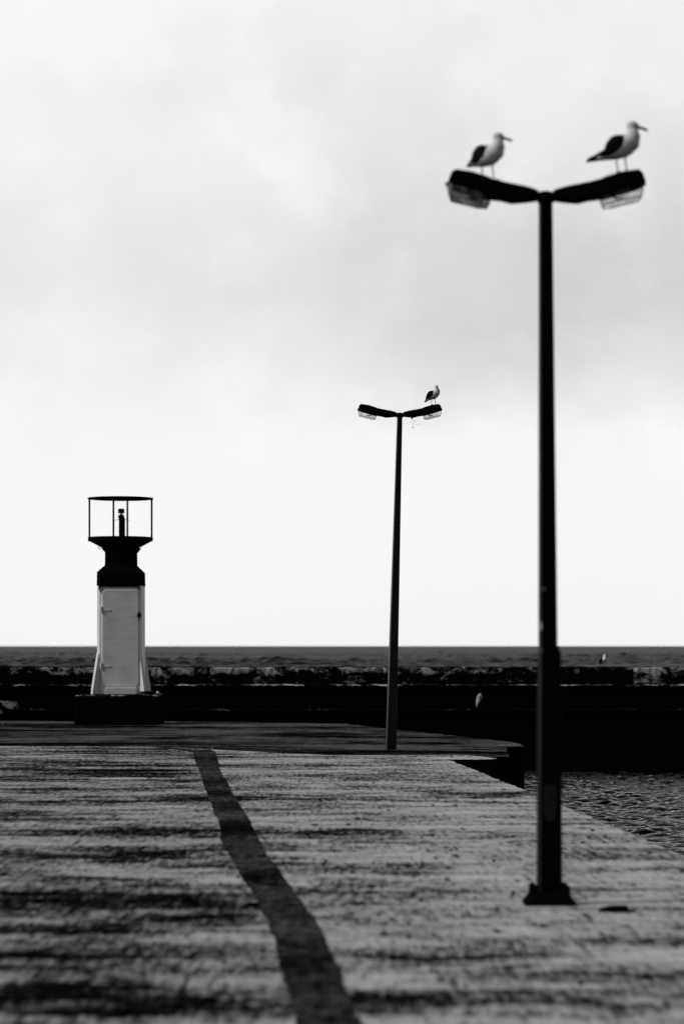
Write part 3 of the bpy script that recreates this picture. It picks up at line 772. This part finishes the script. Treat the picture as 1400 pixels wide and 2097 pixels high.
# ------------------------------------------------------------------ small things on the deck
def lump(name, px, py, wpx, hpx, m):
    X_, Y_ = G(px, py); ppm = F / Y_
    bm = bmesh.new(); bmesh.ops.create_icosphere(bm, subdivisions=2, radius=1)
    for v_ in bm.verts: v_.co *= random.uniform(.82, 1.12)
    w_, h_ = wpx / ppm / 2, hpx / ppm / 2
    bmesh.ops.scale(bm, vec=(w_, w_ * random.uniform(.7, 1.1), h_), verts=bm.verts)
    o = obj(name, bm, m, None, True); o.location = (X_, Y_, h_ * .75); o.rotation_euler = (0, 0, random.uniform(0, 3)); return o
Z5 = lambda a, c: (1000 + a / 3.5, 1560 + c / 3.5)
Z8 = lambda a, c: (a / 2, 1480 + c / 2)
peb = [(Z5(743, 497), 7, 5, 'dark pebble nearest the water edge, right of the near lamp post'),
       (Z5(715, 541), 7, 3, 'flat dark pebble close behind the pair of pebbles right of the near lamp post'),
       (Z5(672, 585), 8, 5, 'left one of the pair of pebbles right of the near lamp post'),
       (Z5(825, 582), 7, 5, 'right one of the pair of pebbles right of the near lamp post'),
       (Z5(1150, 664), 8, 4, 'dark pebble at the far right beside the quay edge'),
       (Z5(172, 541), 8, 5, 'dark pebble left of the near lamp post, beyond its base'),
       (Z5(35, 717), 7, 5, 'dark pebble on pale concrete midway between path and near lamp post'),
       (Z5(175, 952), 10, 8, 'round dark pebble just left of the near lamp base'),
       (Z5(62, 1058), 9, 6, 'dark pebble lying left of and nearer than the near lamp base'),
       (Z8(483, 472), 7, 5, 'dark pebble alone on the pale deck left of the dark path'),
       (Z8(1065, 462), 6, 5, 'dark pebble lying against the right edge of the dark path'),
       (Z8(1335, 462), 6, 5, 'dark pebble right of the path on a dark stain'),
       (Z8(862, 451), 5, 4, 'small dark pebble against the left edge of the path'),
       ((923, 1742), 8, 5, 'right one of two dark pebbles midway between the path bend and the near lamp post'),
       ((891, 1759), 8, 5, 'left one of two dark pebbles midway between the path bend and the near lamp post'),
       ((1187, 2018), 13, 8, 'largest dark pebble, in the near foreground below the rubber scrap'),
       ((1247, 1987), 12, 7, 'dark pebble near the right frame edge, just beyond the largest foreground pebble'),
       (Z8(975, 636), 8, 6, 'dark pebble left of the path where the path bends')]
for (px, py), w_, h_, lb in peb: tag(lump('pebble', px, py, w_, h_, M_stone), lb, 'pebble', 'pebbles scattered on the deck')
# black rubber scrap right of the lamp base
X_, Y_ = G(1262, 1867); s_ = Y_ / F
bm = bmesh.new(); rs = []
for i, (a, w_, h_) in enumerate(((-38, 3, 3), (-28, 9, 9), (-15, 13, 12), (5, 15, 13), (20, 14, 13), (23, 10, 10), (25, 4, 4), (36, 5, 5), (38, 2, 2))):
    rs.append([(a * s_, (w_ * 1.6 * math.cos(2 * math.pi * k / 10) + random.uniform(-1, 1)) * s_, max(0, (h_ * .5 + h_ * .5 * math.sin(2 * math.pi * k / 10))) * s_) for k in range(10)])
rings(bm, rs); o = obj('rubber_scrap', bm, M_rag); o.location = (X_, Y_, .001)
tag(o, 'black flat rubber scrap lying on the deck right of the near lamp base', 'scrap')
X_, Y_ = G(515, 1855); s_ = Y_ / F
bm = bmesh.new(); rings(bm, [[(p[0] * s_, p[1] * s_, zz) for p in ((-15, -30), (-9, 26), (14, 34), (17, -10), (5, -34))] for zz in (0.005, .018)])
o = obj('tar_lump', bm, M_rag, bevel=.004); o.location = (X_, Y_, 0)
tag(o, 'small black tar lump at the left edge of the dark path', 'tar lump')
